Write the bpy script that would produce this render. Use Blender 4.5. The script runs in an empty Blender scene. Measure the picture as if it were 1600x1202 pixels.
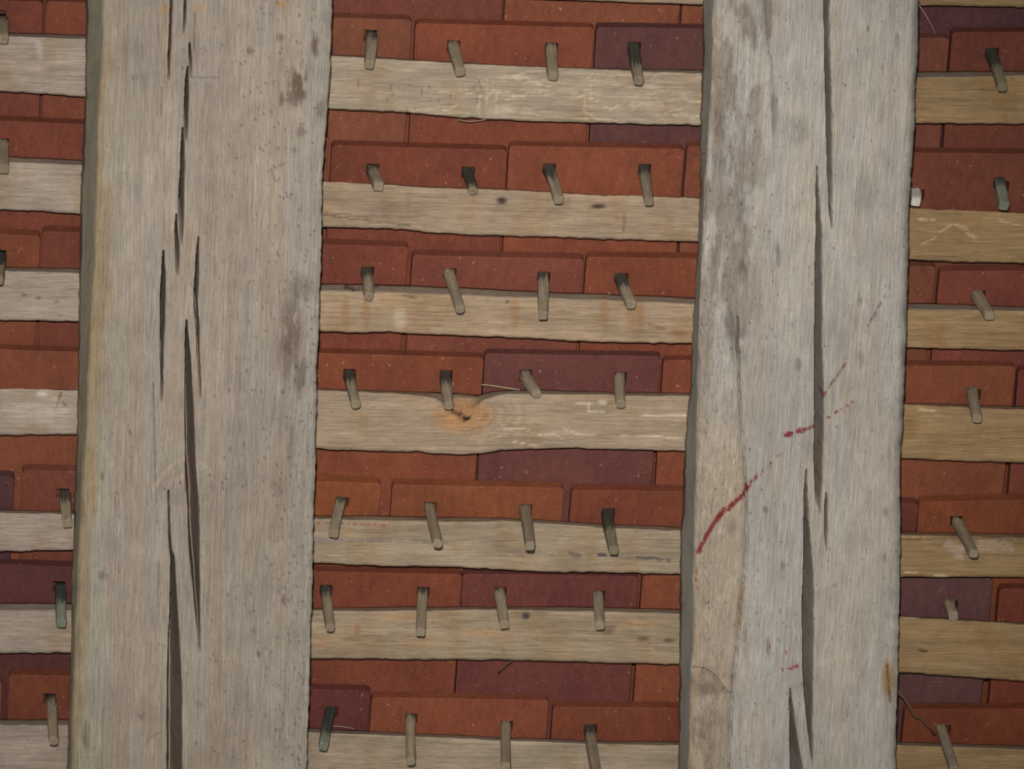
import bpy, bmesh, math, random
import numpy as np
from mathutils import Matrix, Vector

random.seed(7)
np.random.seed(7)

# ---------------------------------------------------------------- camera, world, lamp, exposure
# Roof coordinates: u along the battens (to the right), v up the slope, w out of the roof into the room.
PITCH = math.radians(50)
RU = np.array([1.0, 0.0, 0.0])
RV = np.array([0.0, -math.cos(PITCH), math.sin(PITCH)])
RW = np.cross(RU, RV)
ORIGIN = np.array([0.0, 5.2, 3.15])
ROOF = Matrix(((RU[0], RV[0], RW[0], ORIGIN[0]), (RU[1], RV[1], RW[1], ORIGIN[1]),
               (RU[2], RV[2], RW[2], ORIGIN[2]), (0, 0, 0, 1)))
DIST = 5.0
PX = 0.00062                     # metres per photograph pixel at the roof
FPX = DIST / PX
cam_dir = np.array([-0.10, 0.42, 1.0]); cam_dir /= np.linalg.norm(cam_dir)
CAM = cam_dir * DIST
fwd = -cam_dir
right = np.cross(fwd, [0, 1, 0]); right /= np.linalg.norm(right)
up = np.cross(right, fwd)
ROLL = math.radians(3.0)
right, up = right * math.cos(ROLL) + up * math.sin(ROLL), up * math.cos(ROLL) - right * math.sin(ROLL)

scene = bpy.context.scene
cd = bpy.data.cameras.new('camera')
cam = bpy.data.objects.new('camera', cd)
scene.collection.objects.link(cam)
cam_local = Matrix(((right[0], up[0], -fwd[0], CAM[0]), (right[1], up[1], -fwd[1], CAM[1]),
                    (right[2], up[2], -fwd[2], CAM[2]), (0, 0, 0, 1)))
cam.matrix_world = ROOF @ cam_local
cd.sensor_width = 36.0
cd.lens = 36.0 * FPX / 1600.0
cd.clip_start = 0.05
cd.clip_end = 100
scene.camera = cam

scene.view_settings.view_transform = 'Standard'
scene.view_settings.look = 'None'
scene.view_settings.exposure = 0.0
scene.view_settings.gamma = 1.0
scene.view_settings.use_curve_mapping = False

world = bpy.data.worlds.new('world'); scene.world = world
world.use_nodes = True
bg = world.node_tree.nodes['Background']
bg.inputs[0].default_value = (0.95, 1.0, 0.92, 1)
bg.inputs[1].default_value = 0.17

# the camera flash: a small spot just above and left of the lens, aimed at the middle of the roof bay
ld = bpy.data.lights.new('camera_flash', 'SPOT')
ld.energy = 1010.0
ld.color = (1.0, 0.992, 0.985)
ld.shadow_soft_size = 0.035
ld.spot_size = math.radians(21)
ld.spot_blend = 1.0
flash = bpy.data.objects.new('camera_flash', ld)
scene.collection.objects.link(flash)
fl_pos = CAM - right * 0.06 + up * 0.22
aim = np.array([-0.06, 0.02, 0.0])
zax = fl_pos - aim; zax /= np.linalg.norm(zax)
xax = np.cross([0, 1, 0], zax); xax /= np.linalg.norm(xax); yax = np.cross(zax, xax)
flash.matrix_world = ROOF @ Matrix(((xax[0], yax[0], zax[0], fl_pos[0]), (xax[1], yax[1], zax[1], fl_pos[1]),
                                    (xax[2], yax[2], zax[2], fl_pos[2]), (0, 0, 0, 1)))

# ---------------------------------------------------------------- helpers
def P(px, py, w=0.0):
    """roof coordinates of the point of the plane w that the photograph shows at pixel (px, py)"""
    px = np.asarray(px, float); py = np.asarray(py, float)
    a = (px - 800.0) / FPX; b = -(py - 601.0) / FPX
    d = [fwd[i] + a * right[i] + b * up[i] for i in range(3)]
    t = (w - CAM[2]) / d[2]
    return CAM[0] + t * d[0], CAM[1] + t * d[1]

def lin(c):
    return tuple(((x / 255.0) / 12.92 if x <= 10 else (((x / 255.0) + 0.055) / 1.055) ** 2.4) for x in c)

TAB = np.random.rand(256, 256)
def vnoise(x, y, seed=0):
    x = np.asarray(x, float) + seed * 17.31; y = np.asarray(y, float) + seed * 9.77
    xi = np.floor(x).astype(int); yi = np.floor(y).astype(int)
    fx = x - xi; fy = y - yi
    fx = fx * fx * (3 - 2 * fx); fy = fy * fy * (3 - 2 * fy)
    a = TAB[xi % 256, yi % 256]; b = TAB[(xi + 1) % 256, yi % 256]
    c = TAB[xi % 256, (yi + 1) % 256]; d = TAB[(xi + 1) % 256, (yi + 1) % 256]
    return (a * (1 - fx) + b * fx) * (1 - fy) + (c * (1 - fx) + d * fx) * fy
def fbm(x, y, seed=0, n=4):
    s = 0.0; amp = 0.5; x = np.asarray(x, float); y = np.asarray(y, float)
    for i in range(n):
        s = s + amp * vnoise(x, y, seed + i * 3.7); x = x * 2.03; y = y * 2.03; amp *= 0.5
    return s / (1 - 0.5 ** n)
def sstep(a, b, x):
    t = np.clip((x - a) / (b - a), 0, 1); return t * t * (3 - 2 * t)

def mesh_obj(name, verts, faces, mat, parent=None, cols=None, smooth=True, origin=None):
    """one mesh object given in roof coordinates; its origin is put at the thing itself"""
    verts = np.asarray(verts, float)
    if origin is None:
        origin = verts.mean(axis=0)
    me = bpy.data.meshes.new(name)
    me.from_pydata((verts - np.asarray(origin)).tolist(), [], faces if isinstance(faces, list) else faces.tolist())
    if cols is not None:
        at = me.color_attributes.new('pigment', 'FLOAT_COLOR', 'POINT')
        c4 = np.ones((len(verts), 4), np.float32); c4[:, :3] = cols
        at.data.foreach_set('color', c4.ravel())
    if smooth:
        me.polygons.foreach_set('use_smooth', np.ones(len(me.polygons), bool))
    me.materials.append(mat)
    me.update()
    o = bpy.data.objects.new(name, me)
    scene.collection.objects.link(o)
    M = ROOF @ Matrix.Translation(Vector(origin))
    if parent is not None:
        o.parent = parent
        o.matrix_parent_inverse = Matrix.Identity(4)
        o.matrix_basis = parent.matrix_basis.inverted() @ M
    else:
        o.matrix_basis = M
    return o

def tag(o, label, cat, group=None):
    o['label'] = label; o['category'] = cat
    if group: o['group'] = group
    return o

def seg_dist(X, Y, pts):
    """distance in pixels to a polyline and the fraction run along it"""
    best = np.full(X.shape, 1e9); par = np.zeros(X.shape)
    pts = np.asarray(pts, float)
    n = len(pts) - 1
    for i in range(n):
        ax, ay = pts[i]; bx, by = pts[i + 1]
        dx, dy = bx - ax, by - ay
        L2 = dx * dx + dy * dy + 1e-9
        t = np.clip(((X - ax) * dx + (Y - ay) * dy) / L2, 0, 1)
        d = np.hypot(X - ax - t * dx, Y - ay - t * dy)
        m = d < best
        best = np.where(m, d, best); par = np.where(m, (i + t) / n, par)
    return best, par

def paint_line(cols, X, Y, pts, width, col, strength=1.0, breakup=0.0, seed=3, soft=1.2):
    xs = [p[0] for p in pts]; ys = [p[1] for p in pts]
    m = (X > min(xs) - 12) & (X < max(xs) + 12) & (Y > min(ys) - 12) & (Y < max(ys) + 12)
    if not m.any(): return
    d, par = seg_dist(X[m], Y[m], pts)
    w = np.interp(par, np.linspace(0, 1, len(width)), width) if hasattr(width, '__len__') else width
    w = w * 0.5 * (0.6 + 0.8 * vnoise(X[m] * 0.22, Y[m] * 0.22, seed + 5))
    a = (1 - sstep(w - soft * 0.5, w + soft * 0.5, d)) * strength
    if breakup:
        a = a * sstep(breakup - 0.1, breakup + 0.12, fbm(X[m] * 0.33, Y[m] * 0.20, seed, 2))
    a = a[:, None]
    cols[m] = cols[m] * (1 - a) + np.array(lin(col)) * a

def paint_blob(cols, X, Y, cx, cy, rx, ry, col, strength=0.6, seed=3, fx=0.06, fy=0.03, rot=0.0, thr=0.35, hard=0.12):
    m = (np.abs(X - cx) < (rx + ry) * 1.6) & (np.abs(Y - cy) < (rx + ry) * 1.6)
    if not m.any(): return
    dx = X[m] - cx; dy = Y[m] - cy
    c, s = math.cos(rot), math.sin(rot)
    e = np.sqrt(((dx * c + dy * s) / rx) ** 2 + ((-dx * s + dy * c) / ry) ** 2)
    n = fbm(X[m] * fx, Y[m] * fy, seed, 4)
    a = (1 - sstep(0.35, 1.15, e)) * sstep(thr - hard, thr + 1.6 * hard, n + 0.25 * (1 - e)) * strength
    a = a[:, None]
    cols[m] = cols[m] * (1 - a) + np.array(lin(col)) * a

# ---------------------------------------------------------------- materials
def nodes_of(name):
    m = bpy.data.materials.new(name); m.use_nodes = True
    nt = m.node_tree; N = nt.nodes; L = nt.links
    return m, N, L, N['Principled BSDF']

def wood_material(name, grain, fine, pore, source='pigment', bump=0.0009, lo=0.80, hi=1.16, pore_thr=0.66):
    m, N, L, bsdf = nodes_of(name)
    tc = N.new('ShaderNodeTexCoord'); oi = N.new('ShaderNodeObjectInfo')
    mul = N.new('ShaderNodeMath'); mul.operation = 'MULTIPLY'; mul.inputs[1].default_value = 23.0
    L.new(oi.outputs['Random'], mul.inputs[0])
    add = N.new('ShaderNodeVectorMath'); add.operation = 'ADD'
    L.new(tc.outputs['Object'], add.inputs[0]); L.new(mul.outputs[0], add.inputs[1])
    # slow waver of the fibres
    wn = N.new('ShaderNodeTexNoise'); wn.inputs['Scale'].default_value = 9.0; wn.inputs['Detail'].default_value = 2
    L.new(add.outputs[0], wn.inputs['Vector'])
    ws = N.new('ShaderNodeVectorMath'); ws.operation = 'SCALE'; ws.inputs[3].default_value = 0.004
    L.new(wn.outputs['Color'], ws.inputs[0])
    co = N.new('ShaderNodeVectorMath'); co.operation = 'ADD'
    L.new(add.outputs[0], co.inputs[0]); L.new(ws.outputs[0], co.inputs[1])
    def noise(scale, detail=5, rough=0.6):
        mp = N.new('ShaderNodeMapping'); mp.inputs['Scale'].default_value = scale
        L.new(co.outputs[0], mp.inputs['Vector'])
        n = N.new('ShaderNodeTexNoise'); n.inputs['Scale'].default_value = 1.0
        n.inputs['Detail'].default_value = detail; n.inputs['Roughness'].default_value = rough
        L.new(mp.outputs[0], n.inputs['Vector']); return n
    def remap(n, a, b, c, d):
        r = N.new('ShaderNodeMapRange')
        r.inputs['From Min'].default_value = a; r.inputs['From Max'].default_value = b
        r.inputs['To Min'].default_value = c; r.inputs['To Max'].default_value = d
        L.new(n.outputs[0], r.inputs['Value']); return r
    A = noise(grain, 6, 0.62); B = noise(fine, 4, 0.65); C = noise(pore, 3, 0.5); Dn = noise(tuple(38 if q > 60 else 26 for q in grain), 7, 0.68)
    ra = remap(A, 0.32, 0.68, lo, hi); rb = remap(B, 0.3, 0.7, 0.70, 1.26); rd = remap(Dn, 0.3, 0.7, 0.85, 1.13)
    rc = remap(C, pore_thr, pore_thr + 0.07, 1.0, 0.62)
    def mult(x, y):
        k = N.new('ShaderNodeMath'); k.operation = 'MULTIPLY'; L.new(x.outputs[0], k.inputs[0]); L.new(y.outputs[0], k.inputs[1]); return k
    f = mult(mult(ra, rb), mult(rc, rd))
    sc = N.new('ShaderNodeVectorMath'); sc.operation = 'SCALE'
    if source == 'pigment':
        at = N.new('ShaderNodeAttribute'); at.attribute_name = 'pigment'
        L.new(at.outputs['Color'], sc.inputs[0])
    else:                                     # pegs: object colour, blackened near the tile end
        sep = N.new('ShaderNodeSeparateXYZ'); L.new(tc.outputs['Object'], sep.inputs[0])
        st = noise((520, 520, 45), 4, 0.7)
        k = N.new('ShaderNodeMath'); k.operation = 'MULTIPLY_ADD'     # z - noise spread
        L.new(st.outputs[0], k.inputs[0]); k.inputs[1].default_value = -0.055; L.new(sep.outputs[2], k.inputs[2])
        k2 = N.new('ShaderNodeMath'); k2.operation = 'MULTIPLY_ADD'   # stain reach carried by the object's alpha
        L.new(oi.outputs['Alpha'], k2.inputs[0]); k2.inputs[1].default_value = -0.046; L.new(k.outputs[0], k2.inputs[2])
        r = N.new('ShaderNodeMapRange'); r.inputs['From Min'].default_value = -0.0235; r.inputs['From Max'].default_value = -0.031; r.inputs['To Max'].default_value = 0.88
        L.new(k2.outputs[0], r.inputs['Value'])
        mx = N.new('ShaderNodeMix'); mx.data_type = 'RGBA'
        L.new(r.outputs[0], mx.inputs['Factor']); L.new(oi.outputs['Color'], mx.inputs['A'])
        mx.inputs['B'].default_value = (*lin((44, 47, 42)), 1)
        L.new(mx.outputs['Result'], sc.inputs[0])
    L.new(f.outputs[0], sc.inputs[3])
    L.new(sc.outputs[0], bsdf.inputs['Base Color'])
    bsdf.inputs['Roughness'].default_value = 0.85
    bsdf.inputs['Specular IOR Level'].default_value = 0.15
    bp = N.new('ShaderNodeBump'); bp.inputs['Strength'].default_value = 0.6; bp.inputs['Distance'].default_value = bump
    L.new(f.outputs[0], bp.inputs['Height']); L.new(bp.outputs[0], bsdf.inputs['Normal'])
    return m

M_rafter = wood_material('weathered_rafter_oak', (520, 9, 520), (1500, 45, 1500), (900, 190, 900), pore_thr=0.645, lo=0.80, hi=1.14)
M_batten = wood_material('riven_batten_oak', (11, 420, 420), (40, 1200, 1200), (130, 1000, 1000), pore_thr=0.66, lo=0.80, hi=1.16)
M_peg = wood_material('peg_oak', (300, 300, 14), (800, 800, 40), (600, 600, 80), source='object', bump=0.0004, lo=0.86, hi=1.12)

def tile_material():
    m, N, L, bsdf = nodes_of('fired_clay')
    tc = N.new('ShaderNodeTexCoord'); oi = N.new('ShaderNodeObjectInfo')
    mul = N.new('ShaderNodeMath'); mul.operation = 'MULTIPLY'; mul.inputs[1].default_value = 31.0
    L.new(oi.outputs['Random'], mul.inputs[0])
    add = N.new('ShaderNodeVectorMath'); add.operation = 'ADD'
    L.new(tc.outputs['Object'], add.inputs[0]); L.new(mul.outputs[0], add.inputs[1])
    def noise(scale, detail, rough=0.6):
        mp = N.new('ShaderNodeMapping'); mp.inputs['Scale'].default_value = scale
        L.new(add.outputs[0], mp.inputs['Vector'])
        n = N.new('ShaderNodeTexNoise'); n.inputs['Scale'].default_value = 1; n.inputs['Detail'].default_value = detail
        n.inputs['Roughness'].default_value = rough
        L.new(mp.outputs[0], n.inputs['Vector']); return n
    def remap(n, a, b, c, d):
        r = N.new('ShaderNodeMapRange')
        r.inputs['From Min'].default_value = a; r.inputs['From Max'].default_value = b
        r.inputs['To Min'].default_value = c; r.inputs['To Max'].default_value = d
        L.new(n.outputs[0], r.inputs['Value']); return r
    def mix(fac, a, b):
        x = N.new('ShaderNodeMix'); x.data_type = 'RGBA'
        L.new(fac.outputs[0], x.inputs['Factor'])
        if isinstance(a, tuple): x.inputs['A'].default_value = (*a, 1)
        else: L.new(a, x.inputs['A'])
        if isinstance(b, tuple): x.inputs['B'].default_value = (*b, 1)
        else: L.new(b, x.inputs['B'])
        return x.outputs['Result']
    big = remap(noise((17, 12, 17), 3), 0.42, 0.72, 0.0, 0.60)
    dark = N.new('ShaderNodeVectorMath'); dark.operation = 'MULTIPLY'
    L.new(oi.outputs['Color'], dark.inputs[0]); dark.inputs[1].default_value = (0.66, 0.60, 0.78)
    c = mix(big, oi.outputs['Color'], dark.outputs[0])
    fine = remap(noise((420, 300, 420), 5, 0.75), 0.3, 0.7, 0.80, 1.19)
    streak = remap(noise((150, 60, 150), 5, 0.65), 0.3, 0.7, 0.84, 1.14)
    f = N.new('ShaderNodeMath'); f.operation = 'MULTIPLY'; L.new(fine.outputs[0], f.inputs[0]); L.new(streak.outputs[0], f.inputs[1])
    sc = N.new('ShaderNodeVectorMath'); sc.operation = 'SCALE'; L.new(c, sc.inputs[0]); L.new(f.outputs[0], sc.inputs[3])
    c = sc.outputs[0]
    smear = remap(noise((26, 40, 26), 5, 0.75), 0.64, 0.80, 0.0, 0.28)
    c = mix(smear, c, lin((168, 130, 115)))
    grit = remap(noise((360, 230, 360), 2, 0.4), 0.725, 0.765, 0.0, 0.6)
    c = mix(grit, c, lin((176, 140, 115)))
    pit = remap(noise((290, 270, 290), 2, 0.4), 0.73, 0.79, 0.0, 0.65)
    c = mix(pit, c, lin((45, 22, 18)))
    L.new(c, bsdf.inputs['Base Color'])
    bsdf.inputs['Roughness'].default_value = 0.8
    bsdf.inputs['Specular IOR Level'].default_value = 0.2
    bp = N.new('ShaderNodeBump'); bp.inputs['Strength'].default_value = 0.5; bp.inputs['Distance'].default_value = 0.0007
    L.new(f.outputs[0], bp.inputs['Height']); L.new(bp.outputs[0], bsdf.inputs['Normal'])
    return m
M_tile = tile_material()

def plain_material(name, col, scale=300):
    m, N, L, bsdf = nodes_of(name)
    tc = N.new('ShaderNodeTexCoord')
    n = N.new('ShaderNodeTexNoise'); n.inputs['Scale'].default_value = scale; n.inputs['Detail'].default_value = 3
    L.new(tc.outputs['Object'], n.inputs['Vector'])
    r = N.new('ShaderNodeMapRange'); r.inputs['To Min'].default_value = 0.7; r.inputs['To Max'].default_value = 1.2
    L.new(n.outputs[0], r.inputs['Value'])
    s = N.new('ShaderNodeVectorMath'); s.operation = 'SCALE'; s.inputs[0].default_value = lin(col)
    L.new(r.outputs[0], s.inputs[3]); L.new(s.outputs[0], bsdf.inputs['Base Color'])
    bsdf.inputs['Roughness'].default_value = 0.9
    return m
M_straw = plain_material('dry_straw', (150, 128, 100))
M_twig = plain_material('twig_bark', (92, 66, 42))

# ---------------------------------------------------------------- battens (profile in photograph pixels: back top edge, front top edge, front bottom edge)
BT = 0.025
BAT = [
 dict(name='edge', C=[(-400,-150),(0,-128),(500,-108),(800,-95),(1095,-83),(1437,-80),(1990,-66)],
      A=[(-400,-142),(0,-120),(500,-98),(800,-86),(1095,-73),(1437,-70),(1990,-56)],
      B=[(-400,-58),(0,-36),(500,-14),(800,-2),(950,3),(1095,8),(1437,9),(1600,12),(1990,22)]),
 dict(C=[(-400,28),(0,50),(130,54),(515,84),(640,92),(720,97),(820,103),(930,106),(1095,109),(1437,111),(1600,111),(1990,116)],
      A=[(-400,36),(0,58),(65,60),(130,62),(515,88),(640,96),(720,101),(820,105),(930,109),(1000,113),(1095,116),(1437,123),(1600,120),(1990,124)],
      B=[(-400,122),(0,144),(60,147),(130,152),(515,171),(570,174),(640,177),(720,185),(820,190),(930,193),(1095,197),(1437,194),(1600,195),(1990,203)]),
 dict(C=[(-400,222),(0,243),(128,250),(503,283),(560,286),(610,287),(670,292),(790,295),(860,299),(930,304),(1000,306),(1090,308),(1422,325),(1490,328),(1600,332),(1990,344)],
      A=[(-400,236),(0,255),(128,260),(503,285),(560,288),(610,290),(670,295),(790,298),(860,302),(930,306),(1000,308),(1090,311),(1422,327),(1490,330),(1600,334),(1990,346)],
      B=[(-400,308),(0,329),(60,331),(128,336),(503,356),(560,357),(610,358),(670,364),(700,366),(790,370),(860,371),(930,375),(1000,376),(1090,379),(1422,407),(1490,411),(1600,412),(1990,425)]),
 dict(C=[(-400,400),(0,417),(125,419),(500,443),(600,444),(720,449),(860,456),(1000,461),(1085,465),(1420,473),(1480,474),(1600,479),(1990,492)],
      A=[(-400,409),(0,425),(125,429),(500,457),(560,458),(640,461),(720,463),(790,467),(860,468),(930,471),(1000,474),(1085,477),(1420,485),(1480,486),(1600,488),(1990,502)],
      B=[(-400,486),(0,501),(125,504),(500,519),(560,521),(600,519),(640,522),(720,525),(790,528),(860,532),(930,536),(1000,537),(1085,538),(1420,544),(1480,546),(1600,549),(1990,562)]),
 dict(C=[(-400,598),(0,607),(122,609),(495,607),(560,609),(650,612),(690,613),(720,614),(745,617),(770,611),(800,609),(830,609),(950,612),(1085,614),(1415,629),(1480,631),(1600,635),(1990,647)],
      A=[(-400,600),(0,609),(122,611),(495,612),(560,614),(620,616),(655,619),(680,625),(700,640),(715,648),(728,652),(740,645),(755,628),(775,620),(800,617),(830,617),(950,619),(1085,621),(1415,634),(1480,637),(1600,642),(1990,655)],
      B=[(-400,670),(0,681),(122,681),(495,703),(560,705),(620,706),(650,707),(680,710),(705,711),(735,711),(760,709),(780,706),(810,704),(830,703),(900,701),(950,703),(1085,706),(1415,717),(1480,721),(1600,724),(1990,737)]),
 dict(C=[(-400,786),(0,796),(115,799),(490,805),(600,806),(700,808),(790,809),(860,813),(950,819),(1062,823),(1410,831),(1600,834),(1990,842)],
      A=[(-400,794),(0,803),(115,805),(490,812),(600,815),(700,817),(790,816),(860,820),(950,827),(1062,831),(1410,838),(1600,842),(1990,850)],
      B=[(-400,858),(0,863),(115,861),(490,881),(600,886),(700,887),(790,892),(860,895),(950,896),(1062,899),(1410,903),(1600,904),(1990,910)]),
 dict(C=[(-400,938),(0,942),(112,942),(487,950),(650,948),(790,948),(900,948),(1062,952),(1408,962),(1490,966),(1600,973),(1990,986)],
      A=[(-400,950),(0,956),(112,957),(487,955),(560,957),(650,956),(790,955),(900,957),(1062,961),(1408,966),(1490,970),(1600,977),(1990,991)],
      B=[(-400,1026),(0,1023),(112,1021),(487,1031),(560,1031),(650,1032),(790,1033),(900,1036),(1062,1040),(1408,1052),(1490,1058),(1600,1066),(1990,1082)]),
 dict(C=[(-400,1112),(0,1124),(108,1124),(483,1137),(560,1142),(680,1147),(790,1152),(950,1158),(1062,1159),(1405,1159),(1600,1165),(1990,1176)],
      A=[(-400,1122),(0,1135),(108,1136),(483,1146),(560,1149),(680,1154),(790,1159),(950,1165),(1062,1167),(1405,1166),(1600,1173),(1990,1184)],
      B=[(-400,1198),(0,1212),(108,1215),(483,1228),(560,1231),(680,1236),(790,1240),(950,1246),(1062,1248),(1405,1250),(1600,1257),(1990,1268)]),
]
for b in BAT:
    for k in 'CAB':
        p = b[k]
        p.insert(0, (-800, p[0][1] - 16)); p.append((2400, p[-1][1] + 14))
def edge(b, k, x):
    p = b[k]
    return np.interp(x, [q[0] for q in p], [q[1] for q in p])

BAT_LABEL = [
 'oak batten cut off by the top edge of the picture, only its lower edge seen',
 'topmost fully seen pale oak batten, covered in wavy light scratch marks',
 'greyish oak batten with a black split spot, second full one from the top',
 'oak batten with a broad sloping grey upper side, third full one from the top',
 'oak batten with a notched knot in the middle of its upper edge',
 'oak batten with a faint blue pencil line and a thin red stain',
 'patchy brown oak batten with a black spot, last full one above the bottom',
 'lowest oak batten, cut off by the bottom edge of the picture',
]
BASE_C = [(160,136,112),(163,143,119),(158,134,108),(163,137,108),(163,139,113),(157,136,110),(155,133,106),(156,136,112)]

def build_batten(i):
    b = BAT[i]
    xs = np.arange(-700, 2301, 3.0)
    n = len(xs)
    jit = lambda s, a, f=0.05: (fbm(xs * f, xs * 0 + s, s, 4) - 0.5) * a
    yA = edge(b, 'A', xs) + jit(i * 5 + 1, 3.0); yB = edge(b, 'B', xs) + jit(i * 5 + 2, 3.2, 0.08); yC = edge(b, 'C', xs) + jit(i * 5 + 3, 1.8)
    yA = np.maximum(yA, yC + 0.5)
    K = 27
    rows = []; cols = []
    base = np.array(lin(BASE_C[i])) * np.array([0.95, 0.98, 1.04]); leftc = np.array(lin((157,141,126))); rightc = np.array(lin((148,120,86)))
    def pig(X, Y):
        tl = (1 - sstep(60, 420, X))[:, None]; tr = sstep(1080, 1420, X)[:, None]
        c = base * (1 - tl) * (1 - tr) + leftc * tl + rightc * tr
        n1 = fbm(X * 0.012, Y * 0.05, i * 7 + 1, 4)[:, None]
        c = c * (0.82 + 0.36 * n1)
        n2 = sstep(0.5, 0.72, fbm(X * 0.03, Y * 0.018, i * 7 + 2, 3))[:, None]      # yellower cross bands
        c = c * (1 - n2 * np.array([0.05, 0.11, 0.19]))
        return c
    # section: back bottom, (side), front bottom ... front top, (upper side), back top
    sect = []
    ub, vb = P(xs, yB, BT)
    sect.append((xs, yB + 3, ub, vb + 0.0005, np.zeros(n)))                    # back bottom corner, a little undercut
    sect.append((xs, yB + 1, ub, vb - 0.0006, np.full(n, BT * 0.55)))
    for k in range(K):
        t = k / (K - 1)
        Y = yB * (1 - t) + yA * t
        u, v = P(xs, Y, BT)
        rnd = min(t, 1 - t) * (yB - yA)
        w = BT - 0.0012 * np.exp(-rnd / 1.6) - 0.0009 * fbm(xs * 0.02, Y * 0.16, i + 40, 4) - 0.0006 * vnoise(xs * 0.06, Y * 0.9, i + 50)
        if i == 4:                                                             # the knot hollow
            e = np.hypot((xs - 725) / 26, (Y - 640) / 15)
            w = w - 0.005 * np.exp(-e ** 2 * 1.2)
            e2 = np.hypot((xs - 724) / 5, (Y - 655) / 5)
            w = w - 0.010 * np.exp(-e2 ** 2)
        sect.append((xs, Y, u, v, w))
    wlast = sect[-1][4]
    uA, vA = P(xs, yA, BT); uC, vC = P(xs, yC, 0.0)
    for t in (0.0, 0.25, 0.5, 0.75):
        sect.append((xs, yA * (1 - t) + yC * t, uA * (1 - t) + uC * t, vA * (1 - t) + vC * t, np.minimum(BT * (1 - t), wlast) - (t > 0) * 0.0008 * fbm(xs * 0.03, xs * 0 + t * 9, i + 60, 3)))
    sect.append((xs, yC, uC, vC, np.zeros(n)))
    m = len(sect)
    V = np.stack([np.stack([s[2], s[3], s[4]], 1) for s in sect], 0).reshape(-1, 3)
    X = np.concatenate([s[0] for s in sect]); Y = np.concatenate([s[1] for s in sect])
    c = pig(X, Y)
    up_face = np.concatenate([np.full(n, 1.0 if k >= K + 2 else 0.0) for k in range(m)])[:, None] * (0.75 if i in (3, 1, 7) else 0.4)
    c = c * (1 - up_face) + np.array(lin((146, 134, 118))) * up_face
    LW = (198, 180, 150)
    if i == 1:
        rng = random.Random(5)
        for q in range(26):
            x0 = rng.uniform(620, 1070); y0 = rng.uniform(118, 186); pts = [(x0, y0)]
            for j in range(rng.randint(3, 7)):
                x0 += rng.uniform(6, 24); y0 += rng.choice([rng.uniform(-2, 2), rng.uniform(-9, 9)]); pts.append((x0, y0))
            paint_line(c, X, Y, pts, rng.uniform(1.6, 3.0), LW, rng.uniform(0.35, 0.75), 0.22, q)
        for q in range(9):
            x0 = rng.uniform(740, 1085); y0 = rng.uniform(120, 160)
            paint_line(c, X, Y, [(x0, y0), (x0 + rng.uniform(-3, 3), y0 + rng.uniform(15, 40))], 1.8, LW, 0.4, 0.3, q)
        for q in range(14):
            x0 = rng.uniform(540, 760); y0 = rng.uniform(120, 165)
            paint_line(c, X, Y, [(x0, y0), (x0 + rng.uniform(-5, 5), y0 + rng.uniform(8, 18))], 2, (112, 86, 62), 0.6, 0.2, q)
        paint_line(c, X, Y, [(60, 70), (63, 90)], 9, (190, 178, 172), 0.5, 0.2, 3)
    if i == 2:
        for bx, by, rx, ry in ((784, 314, 10, 7), (935, 323, 15, 5), (575, 270, 6, 4)):
            paint_blob(c, X, Y, bx, by, rx, ry, (58, 48, 46), 0.95, 5, thr=0.15)
        paint_line(c, X, Y, [(503, 336), (560, 344), (640, 352)], 3, (92, 76, 62), 0.7, 0.25, 4)
        paint_line(c, X, Y, [(503, 332), (580, 340)], 2.5, (98, 82, 66), 0.6, 0.25, 6)
        paint_blob(c, X, Y, 620, 330, 70, 22, (122, 104, 88), 0.55, 8)
        paint_line(c, X, Y, [(975, 336), (976, 348), (973, 362)], 4, (120, 88, 62), 0.6, 0.2, 4)
        paint_blob(c, X, Y, 945, 306, 8, 3, (70, 55, 45), 0.8, 5, thr=0.15)
    if i == 3:
        for x0 in (540, 572, 945, 985, 1000, 805):
            paint_blob(c, X, Y, x0, 488, 9, 34, (150, 112, 78), 0.6, x0 % 13, thr=0.2)
        paint_blob(c, X, Y, 625, 498, 12, 28, (186, 168, 142), 0.6, 3, thr=0.2)
        paint_line(c, X, Y, [(540, 448), (558, 455)], 5, (70, 64, 56), 0.8, 0.2, 4)
        paint_line(c, X, Y, [(586, 447), (625, 444)], 4, (78, 70, 60), 0.8, 0.2, 5)
        paint_line(c, X, Y, [(628, 462), (650, 466)], 3, (96, 78, 62), 0.7, 0.2, 6)
        paint_blob(c, X, Y, 793, 472, 4, 3, (70, 62, 50), 0.9, 2, thr=0.1)
        paint_line(c, X, Y, [(985, 502), (1010, 505), (1040, 515)], 3, (132, 98, 66), 0.7, 0.15, 7)
        paint_blob(c, X, Y, 1060, 521, 22, 5, (122, 84, 56), 0.7, 2, thr=0.2)
        for x0, y0 in ((60, 466), (88, 472), (38, 462)):
            paint_blob(c, X, Y, x0, y0, 6, 3, (98, 80, 66), 0.7, 2, thr=0.2)
    if i == 4:
        paint_blob(c, X, Y, 725, 650, 58, 34, (166, 118, 72), 0.75, 3, thr=0.2)
        paint_line(c, X, Y, [(706, 644), (720, 652), (726, 657)], 4, (78, 58, 46), 0.85, 0.1, 2)
        paint_line(c, X, Y, [(726, 659), (733, 655)], 5, (52, 40, 34), 0.95, 0.0, 2)
        rng = random.Random(9)
        for q in range(10):                      # grain curving round the knot
            r0 = 14 + q * 5
            pts = [(732 + r0 * math.cos(a) * 1.5, 648 + r0 * math.sin(a) * 0.8) for a in np.linspace(-0.5, 1.5, 8)]
            paint_line(c, X, Y, pts, 1.6, (128, 92, 62) if q % 2 else (186, 160, 124), 0.4, 0.25, q)
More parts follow.
